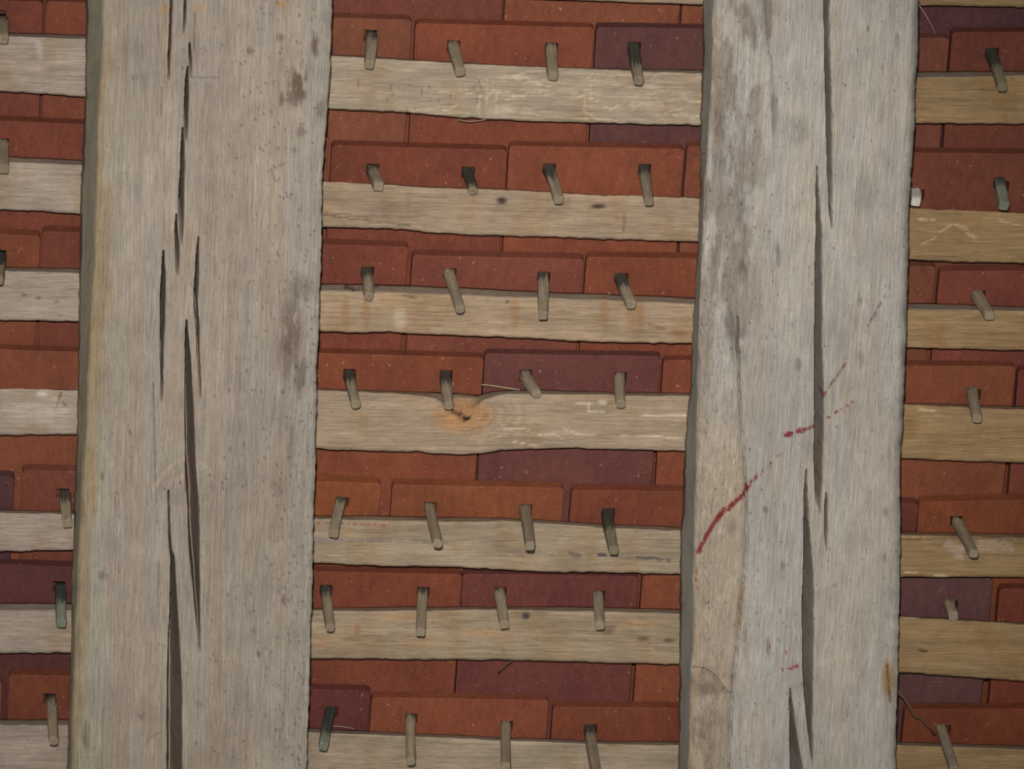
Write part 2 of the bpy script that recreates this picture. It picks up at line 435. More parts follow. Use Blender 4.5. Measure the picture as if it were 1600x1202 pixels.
        for pts in ([(788, 671), (820, 671), (845, 681)], [(848, 679), (868, 680), (880, 687)], [(921, 628), (921, 644)], [(922, 645), (945, 645)],
                    [(900, 631), (945, 630)], [(970, 680), (1000, 680), (1070, 688)], [(880, 670), (900, 678), (930, 681)], [(780, 662), (800, 672)],
                    [(1003, 650), (1075, 650)], [(800, 690), (840, 698)]):
            paint_line(c, X, Y, pts, 2.4, (206, 186, 156), 0.75, 0.2, len(pts))
        paint_line(c, X, Y, [(935, 629), (946, 629)], 4, (206, 190, 165), 0.8, 0.2, 2)
        paint_line(c, X, Y, [(95, 615), (90, 630), (85, 645)], 4, (112, 88, 62), 0.8, 0.1, 2)
        paint_line(c, X, Y, [(98, 629), (103, 634)], 4, (112, 88, 62), 0.8, 0.1, 2)
        paint_blob(c, X, Y, 65, 617, 10, 6, (192, 184, 172), 0.8, 2, thr=0.1)
        paint_blob(c, X, Y, 60, 645, 60, 26, (182, 170, 156), 0.6, 4)
    if i == 5:
        paint_line(c, X, Y, [(495, 817), (530, 818), (560, 820), (612, 821)], 3, (132, 48, 46), 0.75, 0.36, 4)
        paint_line(c, X, Y, [(585, 820), (600, 824)], 5, (138, 60, 52), 0.5, 0.4, 4)
        paint_line(c, X, Y, [(490, 846), (575, 845)], 3, (108, 96, 112), 0.65, 0.3, 4)
        paint_line(c, X, Y, [(575, 845), (640, 845), (700, 850)], 4, (104, 96, 100), 0.55, 0.42, 9)
        paint_line(c, X, Y, [(790, 862), (880, 868)], 4, (112, 100, 100), 0.55, 0.35, 5)
        paint_line(c, X, Y, [(890, 866), (905, 868)], 6, (84, 78, 72), 0.7, 0.2, 5)
        paint_line(c, X, Y, [(935, 868), (948, 869)], 5, (66, 58, 72), 0.9, 0.1, 5)
        paint_line(c, X, Y, [(950, 870), (990, 872)], 3, (104, 92, 104), 0.5, 0.3, 5)
        paint_line(c, X, Y, [(995, 871), (1046, 876)], 5, (74, 68, 72), 0.8, 0.25, 5)
        paint_blob(c, X, Y, 543, 833, 12, 8, (172, 136, 94), 0.6, 3, thr=0.2)
        paint_line(c, X, Y, [(1510, 854), (1574, 856)], 18, (178, 152, 130), 0.6, 0.25, 3, 4)
        paint_line(c, X, Y, [(1485, 852), (1500, 866)], 16, (170, 150, 132), 0.6, 0.2, 3, 4)
        paint_line(c, X, Y, [(1410, 843), (1500, 842), (1600, 843)], 3, (98, 80, 62), 0.7, 0.2, 3)
        paint_line(c, X, Y, [(1416, 895), (1432, 895)], 3, (206, 180, 140), 0.8, 0.1, 3)
        paint_line(c, X, Y, [(1462, 899), (1484, 903)], 4, (206, 184, 150), 0.8, 0.1, 3)
    if i == 6:
        paint_blob(c, X, Y, 822, 963, 8, 7, (58, 54, 60), 0.95, 3, thr=0.1)
        paint_blob(c, X, Y, 950, 986, 14, 9, (104, 84, 68), 0.75, 3, thr=0.2)
        paint_blob(c, X, Y, 1005, 999, 12, 5, (92, 76, 62), 0.8, 3, thr=0.2)
        paint_blob(c, X, Y, 1045, 1002, 12, 4, (84, 68, 56), 0.8, 3, thr=0.2)
        paint_blob(c, X, Y, 558, 985, 6, 12, (140, 96, 74), 0.6, 3, thr=0.1)
        for x0, y0, rx, ry in ((500, 1005, 14, 14), (660, 1005, 40, 12), (620, 965, 46, 9), (760, 990, 40, 10), (1000, 975, 50, 10)):
            paint_blob(c, X, Y, x0, y0, rx, ry, (166, 132, 98), 0.65, int(x0) % 11, thr=0.2)
        for q in range(24):
            x0 = 490 + (q * 97) % 560; y0 = 965 + (q * 37) % 58
            paint_line(c, X, Y, [(x0, y0), (x0 + 40, y0 + 2)], 1.6, (110, 92, 74), 0.5, 0.3, q)
        paint_line(c, X, Y, [(1438, 1017), (1448, 1018)], 4, (52, 44, 36), 0.9, 0.0, 3)
    if i == 7:
        paint_blob(c, X, Y, 505, 1146, 30, 4, (120, 104, 92), 0.6, 3)
    if i in (4, 1, 2):
        paint_line(c, X, Y, [(1435, 344 if i == 2 else 640), (1460, 345 if i == 2 else 642)], 3, (206, 182, 142), 0.6, 0.1, 3)
    if i == 2:
        for pts in ([(1468, 363), (1490, 350), (1510, 358)], [(1440, 382), (1462, 372)], [(1512, 365), (1526, 372)], [(1560, 345), (1598, 354)]):
            paint_line(c, X, Y, pts, 3, (192, 166, 130), 0.6, 0.15, 4)
    a = np.arange(m - 1)[:, None] * n + np.arange(n - 1)[None, :]
    F = np.stack([a, a + 1, a + n + 1, a + n], -1).reshape(-1, 4).tolist()
    bk = [[(m - 1) * n + j, (m - 1) * n + j + 1, j + 1, j] for j in range(n - 1)]     # the back against the tiles
    F += bk
    F.append([k * n for k in range(m)]); F.append([k * n + n - 1 for k in range(m)][::-1])
    o = mesh_obj('batten', V, F, M_batten, cols=c)
    tag(o, BAT_LABEL[i], 'batten', 'oak battens carrying the tiles')
    return o
for i in range(len(BAT)):
    build_batten(i)

# ---------------------------------------------------------------- rafters
RB = BT            # the back of a rafter lies on the battens
RD = 0.078         # depth of a rafter

def build_rafter(label, back, left, rightp, zone, cracks, hair, face_fn, colour_fn, steps):
    ys = np.arange(-320, 1521, 3.0); n = len(ys)
    def ip(p):
        q = sorted(p)
        return np.interp(ys, [a for a, _ in q], [b for _, b in q])
    seed = int(zone[0])
    rough = lambda s, amp, f: (fbm(ys * f, ys * 0 + s, seed + s, 4) - 0.5) * amp
    xb = ip(back) + rough(1, 4.0, 0.09); xl = ip(left) + rough(2, 4.0, 0.03); xr = ip(rightp) + rough(3, 3.0, 0.09)
    z0 = np.full(n, float(zone[0])); z1 = np.full(n, float(zone[1]))
    z1 = np.minimum(z1, xr - 6)
    n1, n2, n3 = steps
    colsX = [xl + (z0 - xl) * (k / n1) for k in range(n1)] + [z0 + (z1 - z0) * (k / n2) for k in range(n2)] + [z1 + (xr - z1) * (k / n3) for k in range(n3 + 1)]
    X = np.stack(colsX, 1); Y = np.repeat(ys[:, None], X.shape[1], 1)
    W = np.full(X.shape, RB + RD)
    dl = X - xl[:, None]; dr = xr[:, None] - X
    W = W + face_fn(X, Y, dl, dr)
    for pts in cracks:                          # (y, x left, x right) of an open shake
        py = [p[0] for p in pts]
        xa = np.interp(ys, py, [p[1] for p in pts]); xb2 = np.interp(ys, py, [p[2] for p in pts])
        inside = (ys >= py[0]) & (ys <= py[-1])
        wob = (fbm(ys * 0.05, ys * 0, seed + len(pts), 3) - 0.5) * 1.8
        c = (xa + xb2) / 2 + wob; hw = np.maximum((xb2 - xa) / 2, 0.7) + 0.9
        tt = (X - c[:, None]) / hw[:, None]                     # a steep left wall, a slanting right one
        t = np.where(tt < -0.55, np.abs(tt + 0.55) / 0.45, (tt + 0.55) / 1.55)
        dep = np.minimum(0.070, 0.012 + 0.0075 * hw * 2)
        dep = dep * np.minimum(1, np.minimum(ys - py[0], py[-1] - ys) / 12.0 + 0.15)
        dep = np.where(inside, dep, 0)
        W = np.minimum(W, np.where(t < 1, RB + RD - dep[:, None] * np.clip((1 - t) * 1.1, 0, 1) ** 0.8, 9))
    for pts, wid, depth in hair:                # narrow drying checks
        d, _ = seg_dist(X.ravel(), Y.ravel(), pts)
        d = d.reshape(X.shape)
        W = W - depth * np.clip(1 - d / wid, 0, 1) * (0.4 + 0.9 * vnoise(X * 0 + 2, Y * 0.07, seed))
    U, Vv = P(X, Y, RB + RD)
    front = np.stack([U, Vv, W], -1)
    # left side down to the back, right side straight back
    ub, vb = P(xb, ys, RB)
    L0 = front[:, 0]
    side = []
    sx = []
    for t in (1.0, 0.8, 0.6, 0.4, 0.2, 0.08):
        s = np.stack([L0[:, 0] * (1 - t) + ub * t, L0[:, 1] * (1 - t) + vb * t, L0[:, 2] * (1 - t) + RB * t], 1)
        if t < 1:
            s[:, 0] += (fbm(ys * 0.02, ys * 0 + t * 6, seed + 9, 4) - 0.5) * 0.003
        side.append(s); sx.append(xl * (1 - t) + xb * t)
    R0 = front[:, -1]
    rs = []; rx = []
    for t in (0.1, 0.35, 0.65, 1.0):
        s = R0.copy(); s[:, 0] -= 0.010 * t; s[:, 2] = R0[:, 2] * (1 - t) + RB * t
        rs.append(s); rx.append(xr + 2 + 8 * t)
    allv = np.concatenate([np.stack(side, 1), front, np.stack(rs, 1)], 1)
    PXX = np.concatenate([np.stack(sx, 1), X, np.stack(rx, 1)], 1)
    PYY = np.repeat(ys[:, None], PXX.shape[1], 1)
    kind = np.concatenate([np.full((n, 6), -1), np.zeros(X.shape), np.full((n, 4), 1)], 1)
    DL = PXX - xl[:, None]; DR = xr[:, None] - PXX
    c = colour_fn(PXX.ravel(), PYY.ravel(), DL.ravel(), DR.ravel(), kind.ravel())
    m = allv.shape[1]
    a = np.arange(n - 1)[:, None] * m + np.arange(m - 1)[None, :]
    F = np.stack([a, a + m, a + m + 1, a + 1], -1).reshape(-1, 4).tolist()
    F += [[j * m + m - 1, (j + 1) * m + m - 1, (j + 1) * m, j * m] for j in range(n - 1)]
    F.append(list(range(m))); F.append([(n - 1) * m + k for k in range(m)][::-1])
    o = mesh_obj('rafter', allv.reshape(-1, 3), F, M_rafter, cols=c)
    tag(o, label, 'rafter', 'squared oak rafters')
    return o

# left rafter ---------------------------------------------------
Lb = [(-320,139),(0,134),(150,133),(250,128),(300,125.5),(400,124),(500,123),(600,121.5),(700,119),(760,117),(860,114),(900,112),(1000,111),(1100,107.5),(1202,104.5),(1520,97)]
Ll = [(-320,168),(0,160),(95,157),(185,152),(260,150),(400,148),(450,143),(520,139),(600,136),(670,133),(750,129),(830,124),(900,120),(1000,116),(1100,113),(1202,110),(1520,103)]
Lr = [(-320,527),(0,519),(60,518),(120,515),(170,512),(230,507),(280,504),(330,502.5),(380,503),(430,501),(470,499),(520,498.5),(560,495),(630,495),(690,493),(720,494),(760,492),(850,489),(930,488),(1000,485),(1060,484),(1120,482),(1202,479),(1520,470)]
Lcr = [
 [(-320,273,275.5),(-100,270,272.5),(0,267,269.5),(30,266,268.5),(60,264.5,267.5),(90,263,266),(125,262.5,264)],
 [(-320,291,293),(0,288,290.5),(30,287.5,290),(52,286.5,287.5)],
 [(68,296.5,297.5),(100,296,299.5),(122,296.5,297.5)],
 [(106,293,294.5),(125,290.5,294.5),(150,289,294.5),(185,288,293.5),(215,289.5,292.5),(222,290.5,291.5)],
 [(200,285,286),(215,284,287),(240,283,288),(270,282,288),(300,280,287),(330,279.5,287.5),(350,281,286.5),(375,282.5,284.5),(382,283,284)],
 [(335,275,276),(350,274.5,277),(370,274,278),(392,274,280),(415,275,279.5),(432,276.5,278)],
 [(392,255,256),(420,253,257),(460,251,258.5),(490,250.5,257.5),(530,250.5,255.5),(570,251,254.5),(610,251.5,254),(628,252,253)],
 [(372,309.5,310.5),(400,307,310),(440,304,310),(480,303.5,308.5),(510,306,310.5),(550,308,311.5),(580,310,312.5),(622,312.5,314)],
 [(502,291,292),(520,290.5,293.5),(540,290,295.5),(570,289.5,298),(600,289.5,299.5),(650,289.2,303),(700,290,304),(750,290,306.5),(800,294.5,311),(850,295,311),(890,298.5,311.3),(920,302,311.8),(960,306,312),(1000,310,312.3),(1018,311.5,312.7)],
 [(768,262.5,263.5),(830,263.5,265.8),(860,265,268),(872,267.5,272.5),(920,266.5,275),(960,265.5,277.5),(1000,263.5,280),(1050,262,283),(1100,261.5,284),(1202,261.5,284),(1350,262,283),(1520,264,280)],
]
Lh = [([(304,20),(303.5,50),(303,82)],1.3,0.008), ([(252.5,138),(252,182)],1.3,0.008), ([(239.5,600),(241,660),(242.5,725)],1.2,0.008),
      ([(242,730),(246,820)],1.2,0.004), ([(182,772),(184,812)],2.2,0.006), ([(248,880),(247,950)],1.3,0.004), ([(297,124),(340,124)],1.3,0.003), ([(205,700),(206,760)],2.0,0.003)]
def Lface(X, Y, dl, dr):
    h = 0.0012 * (fbm(X * 0.02, Y * 0.006, 3, 4) - 0.5) + 0.0009 * (fbm(X * 0.25, Y * 0.012, 5, 3) - 0.5)
    h = h - 0.004 * np.exp(-dl / 3.0) * (0.5 + vnoise(X * 0, Y * 0.03, 8)) - 0.004 * np.exp(-dr / 5.0) * (0.2 + fbm(X * 0.05, Y * 0.05, 9, 3))
    h = h + 0.0030 * (fbm(X * 0.30, Y * 0.005, 61, 3) - 0.5) * (1 - sstep(30, 85, dr)) * sstep(640, 860, Y)
    e = np.hypot((X - 292) / 46, (Y - 758) / 34)                         # the swelling round the knot
    h = h + 0.0022 * np.exp(-e ** 2) + 0.0008 * np.cos(e * 9) * np.exp(-e ** 2 * 0.8)
    e = np.hypot((X - 465) / 30, (Y - 470) / 45)
    h = h - 0.0015 * np.exp(-e ** 2) + 0.001 * (fbm(X * 0.1, Y * 0.06, 12, 3) - 0.5) * np.exp(-e ** 2)
    return h
PITS = random.Random(21)
def Lcol(X, Y, DL, DR, K):
    base = np.array(lin((153,140,126)))
    c = np.repeat(base[None, :], len(X), 0)
    n1 = fbm(X * 0.010, Y * 0.004, 31, 4)[:, None]
    c = c * (0.86 + 0.28 * n1)
    pk = sstep(0.45, 0.7, fbm(X * 0.05, Y * 0.0045, 33, 3))[:, None]       # pinkish and grey-green long streaks
    c = c * (1 - pk * np.array([0.0, 0.05, 0.10]))
    gr = sstep(0.5, 0.75, fbm(X * 0.045, Y * 0.005, 36, 3))[:, None]
    c = c * (1 - gr * np.array([0.045, 0.025, 0.0]))
    def to(col, a):
        nonlocal c
        a = a[:, None]; c = c * (1 - a) + np.array(lin(col)) * a
    sidem = (K < 0).astype(float)
    to((168,161,140), sidem * 0.9); to((132,132,106), sidem * 0.4 * sstep(0.45, 0.65, fbm(X * 0.03, Y * 0.02, 37, 4)))  # side face painted lighter to offset its shade, green patches over it
    # edge of old sapwood: yellow-brown crust on the left, green-grey next to it
    crust = (1 - sstep(14, 30, DL + 26 * (fbm(X * 0.02, Y * 0.008, 38, 4) - 0.5))) * (DL > -0.5) * sstep(-60, 120, Y)
    to((148,127,94), np.clip(crust * 0.7 * (0.45 + 0.9 * fbm(X * 0.06, Y * 0.02, 41, 3)), 0, 1))
    to((138,124,98), sstep(850, 1000, Y) * (1 - sstep(20, 60, DL)) * (DL > -0.5) * 0.6 * sstep(0.35, 0.6, fbm(X * 0.05, Y * 0.012, 43, 4)))
    to((156,150,134), ((DL > 12) & (DL < 46)) * 0.5 * sstep(0.45, 0.6, fbm(X * 0.03, Y * 0.006, 45, 3)))
    to((150,143,131), (1 - sstep(10, 60, DR)) * 0.7)
    for bx, by, rx, ry, s in ((492,70,9,24,.8),(466,130,20,34,.85),(460,150,22,20,.6),(440,158,5,18,.7),(388,82,10,12,.6),(438,58,9,9,.55),(470,205,9,12,.5),
                              (462,235,8,7,.5),(500,170,8,22,.5),(455,520,24,70,.65),(470,590,16,40,.55),(470,455,30,30,.4),(445,560,14,60,.5),
                              (204,676,5,9,.55),(160,745,4,10,.6),(455,690,10,40,.35),(443,935,5,14,.5),(395,985,8,9,.45),(404,1022,4,7,.6),
                              (160,900,12,10,.5),(135,1150,9,30,.5),(220,1118,10,9,.4),(312,1100,8,8,.3),(210,122,6,6,.5)):
        paint_blob(c, X, Y, bx, by, rx, ry, (102,85,72), min(1, s * 1.15), int(bx) % 17, 0.27, 0.05, thr=0.46, hard=0.05)
    for bx, by in ((440,6),(258,15),(313,12)):
        paint_blob(c, X, Y, bx, by, 14, 8, (168,132,86), 0.6, 4, thr=0.15)
    for k in range(420):                          # worm holes and specks, thick towards the right edge
        bx = 495 - abs(PITS.gauss(0, 75)); by = PITS.uniform(-20, 1210)
        paint_blob(c, X, Y, bx, by, PITS.uniform(1.0, 2.4), PITS.uniform(1.2, 3.2), (84,70,60), 0.75, k, thr=0.0)
    paint_line(c, X, Y, [(418,268),(430,262),(440,258),(445,255)], 2.6, (104,98,84), 0.7, 0.15, 4)
    paint_line(c, X, Y, [(425,268),(430,283),(437,280)], 2.2, (104,98,84), 0.7, 0.15, 4)
    paint_line(c, X, Y, [(230,1160),(240,1150),(250,1145)], 2.2, (98,92,80), 0.6, 0.15, 4)
    for pts in ([(240,765),(255,740),(275,722),(290,716)], [(306,718),(325,730),(335,752)], [(258,770),(268,750),(285,745)]):
        paint_line(c, X, Y, pts, 5, (178,160,140), 0.5, 0.1, 6, 4)
    for bx, by in ((347,755),(349,762),(353,748),(379,761),(257,763),(282,754),(328,742)):
        paint_blob(c, X, Y, bx, by, 2, 2.4, (72,60,50), 0.9, 3, thr=0.0)
    return c
build_rafter('left rafter, pale weathered oak with long dark drying splits and a rounded knot swelling', Lb, Ll, Lr, (236, 320), Lcr, Lh, Lface, Lcol, (50, 100, 95))

# right rafter --------------------------------------------------
Rb = [(-320,1106),(0,1099),(60,1098),(120,1097),(200,1093.5),(250,1094.5),(300,1093.6),(400,1089.5),(460,1085.5),(540,1081),(600,1079),(680,1071),(740,1068),(800,1066),(850,1063),(930,1061.5),(1000,1062),(1060,1061),(1202,1060),(1520,1055)]
Rl = [(-320,1124),(0,1116),(100,1113),(200,1109),(300,1102),(400,1097),(500,1093),(600,1091),(700,1088),(800,1085),(870,1084),(950,1082.5),(1050,1081),(1100,1078),(1202,1076),(1520,1070)]
Rr = [(-320,1446),(0,1436.5),(60,1436),(100,1435),(130,1432),(200,1430),(260,1426),(300,1423),(330,1421),(400,1421),(450,1419.5),(500,1418),(600,1414.5),(680,1411),(720,1407.5),(760,1407),(800,1408.5),(930,1407),(1000,1405),(1080,1404),(1120,1401),(1202,1401),(1520,1394)]
Rcr = [
 [(-320,1288,1297),(0,1287.5,1296),(50,1289,1296),(100,1289,1297),(150,1291,1299),(200,1291.7,1300),(250,1293,1300.7),(290,1294.3,1300),(330,1296.3,1300),(345,1298.5,1300),(358,1299.5,1300.5)],
 [(262,1276.7,1277.5),(300,1276,1279.5),(340,1276,1282),(370,1276,1284.8),(400,1274.3,1284.2),(450,1274.3,1284.2),(500,1274,1284.8),(550,1273.3,1284.8),(600,1272.4,1286),(650,1273.8,1287.3),(700,1272.5,1286),(750,1273.3,1284.8),(780,1275,1283.5),(792,1279.3,1282),(802,1281,1281.8)],
 [(736,1260.4,1261),(765,1257.3,1261.3),(800,1256.7,1262.8),(850,1256,1266),(900,1255.3,1270),(930,1254,1271),(1000,1254,1271),(1050,1254.5,1269.7),(1100,1258.7,1269.7),(1140,1262.8,1269),(1180,1267,1269.5),(1192,1268.3,1269)],
 [(1076,1234.6,1235.2),(1110,1234,1239.3),(1150,1234.7,1245),(1202,1235.3,1254),(1300,1238,1258),(1420,1244,1258),(1520,1250,1256)],
 [(772,1291,1292),(795,1289,1293.5),(830,1289.5,1293),(862,1290.5,1291.5)],
]
ledge = [(1153,500),(1153,540),(1155,600),(1157,640),(1162,700),(1166,760),(1167.5,850),(1163,900),(1158,940),(1153,1000),(1146,1080),(1142,1130),(1139,1202),(1134,1300)]
Rh = [(ledge, 2.2, 0.011), ([(1084,1045),(1100,1047),(1114,1055),(1126,1070),(1136,1083),(1143,1086)], 3.0, 0.013),
      ([(1192,-60),(1194,0),(1201,60),(1206,100),(1208,200),(1210,270)], 1.8, 0.004), ([(1151,470),(1153,520)],1.6,0.003),
      ([(1088,1148),(1095,1154),(1104,1152)],1.6,0.003)]
def Rface(X, Y, dl, dr):
    xe = np.interp(Y, [p[1] for p in ledge], [p[0] for p in ledge])
    inl = sstep(480, 640, Y) * sstep(2, -10, X - xe) if False else sstep(480, 640, Y) * (1 - sstep(-10, 1, X - xe))
    h = 0.0014 * (fbm(X * 0.02, Y * 0.006, 53, 4) - 0.5) + 0.0010 * (fbm(X * 0.25, Y * 0.012, 55, 3) - 0.5)
    h = h + inl * 0.0028 + inl * 0.0014 * (fbm(X * 0.09, Y * 0.06, 63, 4) - 0.5)
    rough = (1 - sstep(30, 110, dl))
    h = h + rough * 0.0042 * (fbm(X * 0.14, Y * 0.045, 57, 4) - 0.5)
    h = h - 0.004 * np.exp(-dl / 4.0) * (0.4 + fbm(X * 0.04, Y * 0.05, 58, 3)) - 0.006 * np.exp(-dr / 7.0) * (0.4 + fbm(X * 0.05, Y * 0.05, 59, 3))
    return h
def Rcol(X, Y, DL, DR, K):
    base = np.array(lin((169,160,149)))
    c = np.repeat(base[None, :], len(X), 0)
    n1 = fbm(X * 0.012, Y * 0.004, 71, 4)[:, None]
    c = c * (0.86 + 0.28 * n1)
    pk = sstep(0.45, 0.7, fbm(X * 0.05, Y * 0.005, 73, 3))[:, None]
    c = c * (1 - pk * np.array([0.01, 0.05, 0.11]))
    gr = sstep(0.5, 0.75, fbm(X * 0.04, Y * 0.005, 76, 3))[:, None]
    c = c * (1 - gr * np.array([0.05, 0.035, 0.0]))
    def to(col, a):
        nonlocal c
        a = a[:, None]; c = c * (1 - a) + np.array(lin(col)) * a
    to((166,163,152), (K < 0) * 0.9)  # side pigment raised a little, making up for weak light there
    xe = np.interp(Y, [p[1] for p in ledge], [p[0] for p in ledge])
    inl = sstep(560, 760, Y) * (1 - sstep(-8, 0, X - xe)) * (K >= 0)
    to((164,146,124), inl * 0.75)
    pat = (1 - sstep(60, 120, DL)) * (DL > 0) * (1 - sstep(520, 700, Y)) * sstep(0.42, 0.62, fbm(X * 0.05, Y * 0.018, 77, 4))
    to((128,116,104), pat * 0.7)
    pat = (1 - sstep(0, 110, DL)) * (DL > 0) * sstep(1010, 1080, Y) * sstep(0.4, 0.6, fbm(X * 0.05, Y * 0.03, 79, 4))
    to((128,110,90), pat * 0.6)
    to((118,113,102), (1 - sstep(3, 15, DR + 8 * (fbm(X * 0.1, Y * 0.06, 81, 3) - 0.5))) * 0.7 * (1 - sstep(640, 900, Y) * 0.6))
    to((152,134,112), ((DL > 0) & (DL < 16)) * 0.45 * sstep(0.4, 0.6, fbm(X * 0.05, Y * 0.02, 83, 3)))
    for bx, by, rx, ry, s in ((1200,30,12,60,.55),(1180,60,8,30,.5),(1210,170,7,40,.5),(1122,190,14,40,.45),(1160,330,10,40,.5),(1120,390,14,40,.55),(1160,420,10,20,.6),
                              (1215,400,6,30,.5),(1152,540,14,34,.6),(1140,510,10,26,.5),(1247,570,7,14,.5),(1343,468,5,18,.5),(1345,560,8,20,.35),(1196,796,7,8,.6),
                              (1142,820,14,22,.4),(1384,805,5,16,.55),(1382,870,4,12,.45),(1223,884,5,9,.5),(1110,1075,30,14,.5),(1115,1120,26,20,.4),(1357,45,4,8,.7),
                              (1402,60,5,20,.5),(1350,300,30,40,.25),(1200,1010,5,20,.45),(1220,955,4,8,.5),(1165,1000,5,40,.4),(1250,200,20,30,.25)):
        paint_blob(c, X, Y, bx, by, rx, ry, (108,96,86), min(1, s * 1.15), int(bx) % 19, 0.27, 0.05, thr=0.46, hard=0.05)
    paint_blob(c, X, Y, 1388, 1062, 13, 40, (146,112,66), 0.85, 4, 0.12, 0.03, thr=0.15)
    paint_line(c, X, Y, [(1386,1040),(1389,1075),(1391,1096)], 4, (98,76,48), 0.8, 0.25, 4)
    paint_line(c, X, Y, [(1162,920),(1158,960),(1155,985)], 7, (158,118,72), 0.55, 0.3, 4)
    rng = random.Random(33)
    for k in range(330):
        bx = (1095 + abs(rng.gauss(0, 60))) if k % 2 else rng.uniform(1095, 1425); by = rng.uniform(-20, 1210)
        paint_blob(c, X, Y, bx, by, rng.uniform(0.9, 2.1), rng.uniform(1.2, 3.0), (82,72,64), 0.75, k, thr=0.0)
    RED = (122, 40, 46)                           # red crayon strokes
    paint_line(c, X, Y, [(1091,862),(1097,848),(1106,830),(1118,812),(1124,804)], [6,7,8,9], RED, 0.95, 0.22, 4, 1.6)
    paint_line(c, X, Y, [(1122,806),(1130,798),(1142,788),(1160,772),(1167,764)], [10,9,8,8], RED, 0.95, 0.29, 5, 1.6)
    paint_line(c, X, Y, [(1168,763),(1177,751),(1190,738),(1205,723)], [4,7,4,3], RED, 0.9, 0.44, 6, 1.4)
    paint_line(c, X, Y, [(1214,713),(1220,710)], 4, (128,84,80), 0.7, 0.2, 6)
    paint_line(c, X, Y, [(1229,680),(1234,679)], 8, RED, 0.95, 0.1, 6, 1.5)
    paint_line(c, X, Y, [(1237,678),(1238,676)], 4, RED, 0.9, 0.0, 6)
    paint_line(c, X, Y, [(1246,675),(1254,672),(1261,670)], [6,7,4], RED, 0.95, 0.2, 6, 1.5)
    paint_line(c, X, Y, [(1263,670),(1272,665)], 3.4, RED, 0.9, 0.3, 6)
    for x0, y0, r in ((1295,652,3),(1307,644,3.6),(1316,639,2),(1323,635,2.4),(1331,629,3)):
        paint_line(c, X, Y, [(x0 - 2, y0 + 1), (x0 + 2, y0 - 1)], r, RED, 0.85, 0.0, 6)
    paint_line(c, X, Y, [(1286,621),(1290,613)], 4, RED, 0.85, 0.2, 7)
    paint_line(c, X, Y, [(1295,606),(1303,594),(1311,584),(1316,575),(1326,562)], 3, (104,46,50), 0.85, 0.40, 8)
    paint_line(c, X, Y, [(1355,511),(1359,503),(1368,488),(1373,478),(1384,462)], 3, (86,62,58), 0.8, 0.44, 9)
    paint_line(c, X, Y, [(1233,1045),(1240,1043),(1245,1042)], [3,3,6], (160,40,44), 0.95, 0.1, 6)
    for x0, y0 in ((1222,1046),(1228,1020),(1202,1010),(1087,892),(1086,905),(1089,918),(1088,888)):
        paint_line(c, X, Y, [(x0, y0 - 2), (x0 + 1, y0 + 2)], 2.6, (150,62,60), 0.8, 0.1, 6)
    return c
build_rafter('right rafter, pale grey weathered oak with a red crayon curve and deep vertical splits', Rb, Rl, Rr, (1230, 1304), Rcr, Rh, Rface, Rcol, (100, 92, 55))

# ---------------------------------------------------------------- tiles: the roof covering
ceiling = bpy.data.objects.new('ceiling', None)
scene.collection.objects.link(ceiling)
ceiling.matrix_basis = ROOF
ceiling['kind'] = 'structure'
ceiling['label'] = 'underside of the roof, overlapping red and purple clay tiles'

O = (126,75,49); OR = (119,70,50); RD_ = (112,65,49); MA = (99,53,44); PU = (92,57,52); DP = (80,51,50); GP = (88,66,64); PR = (99,58,51)
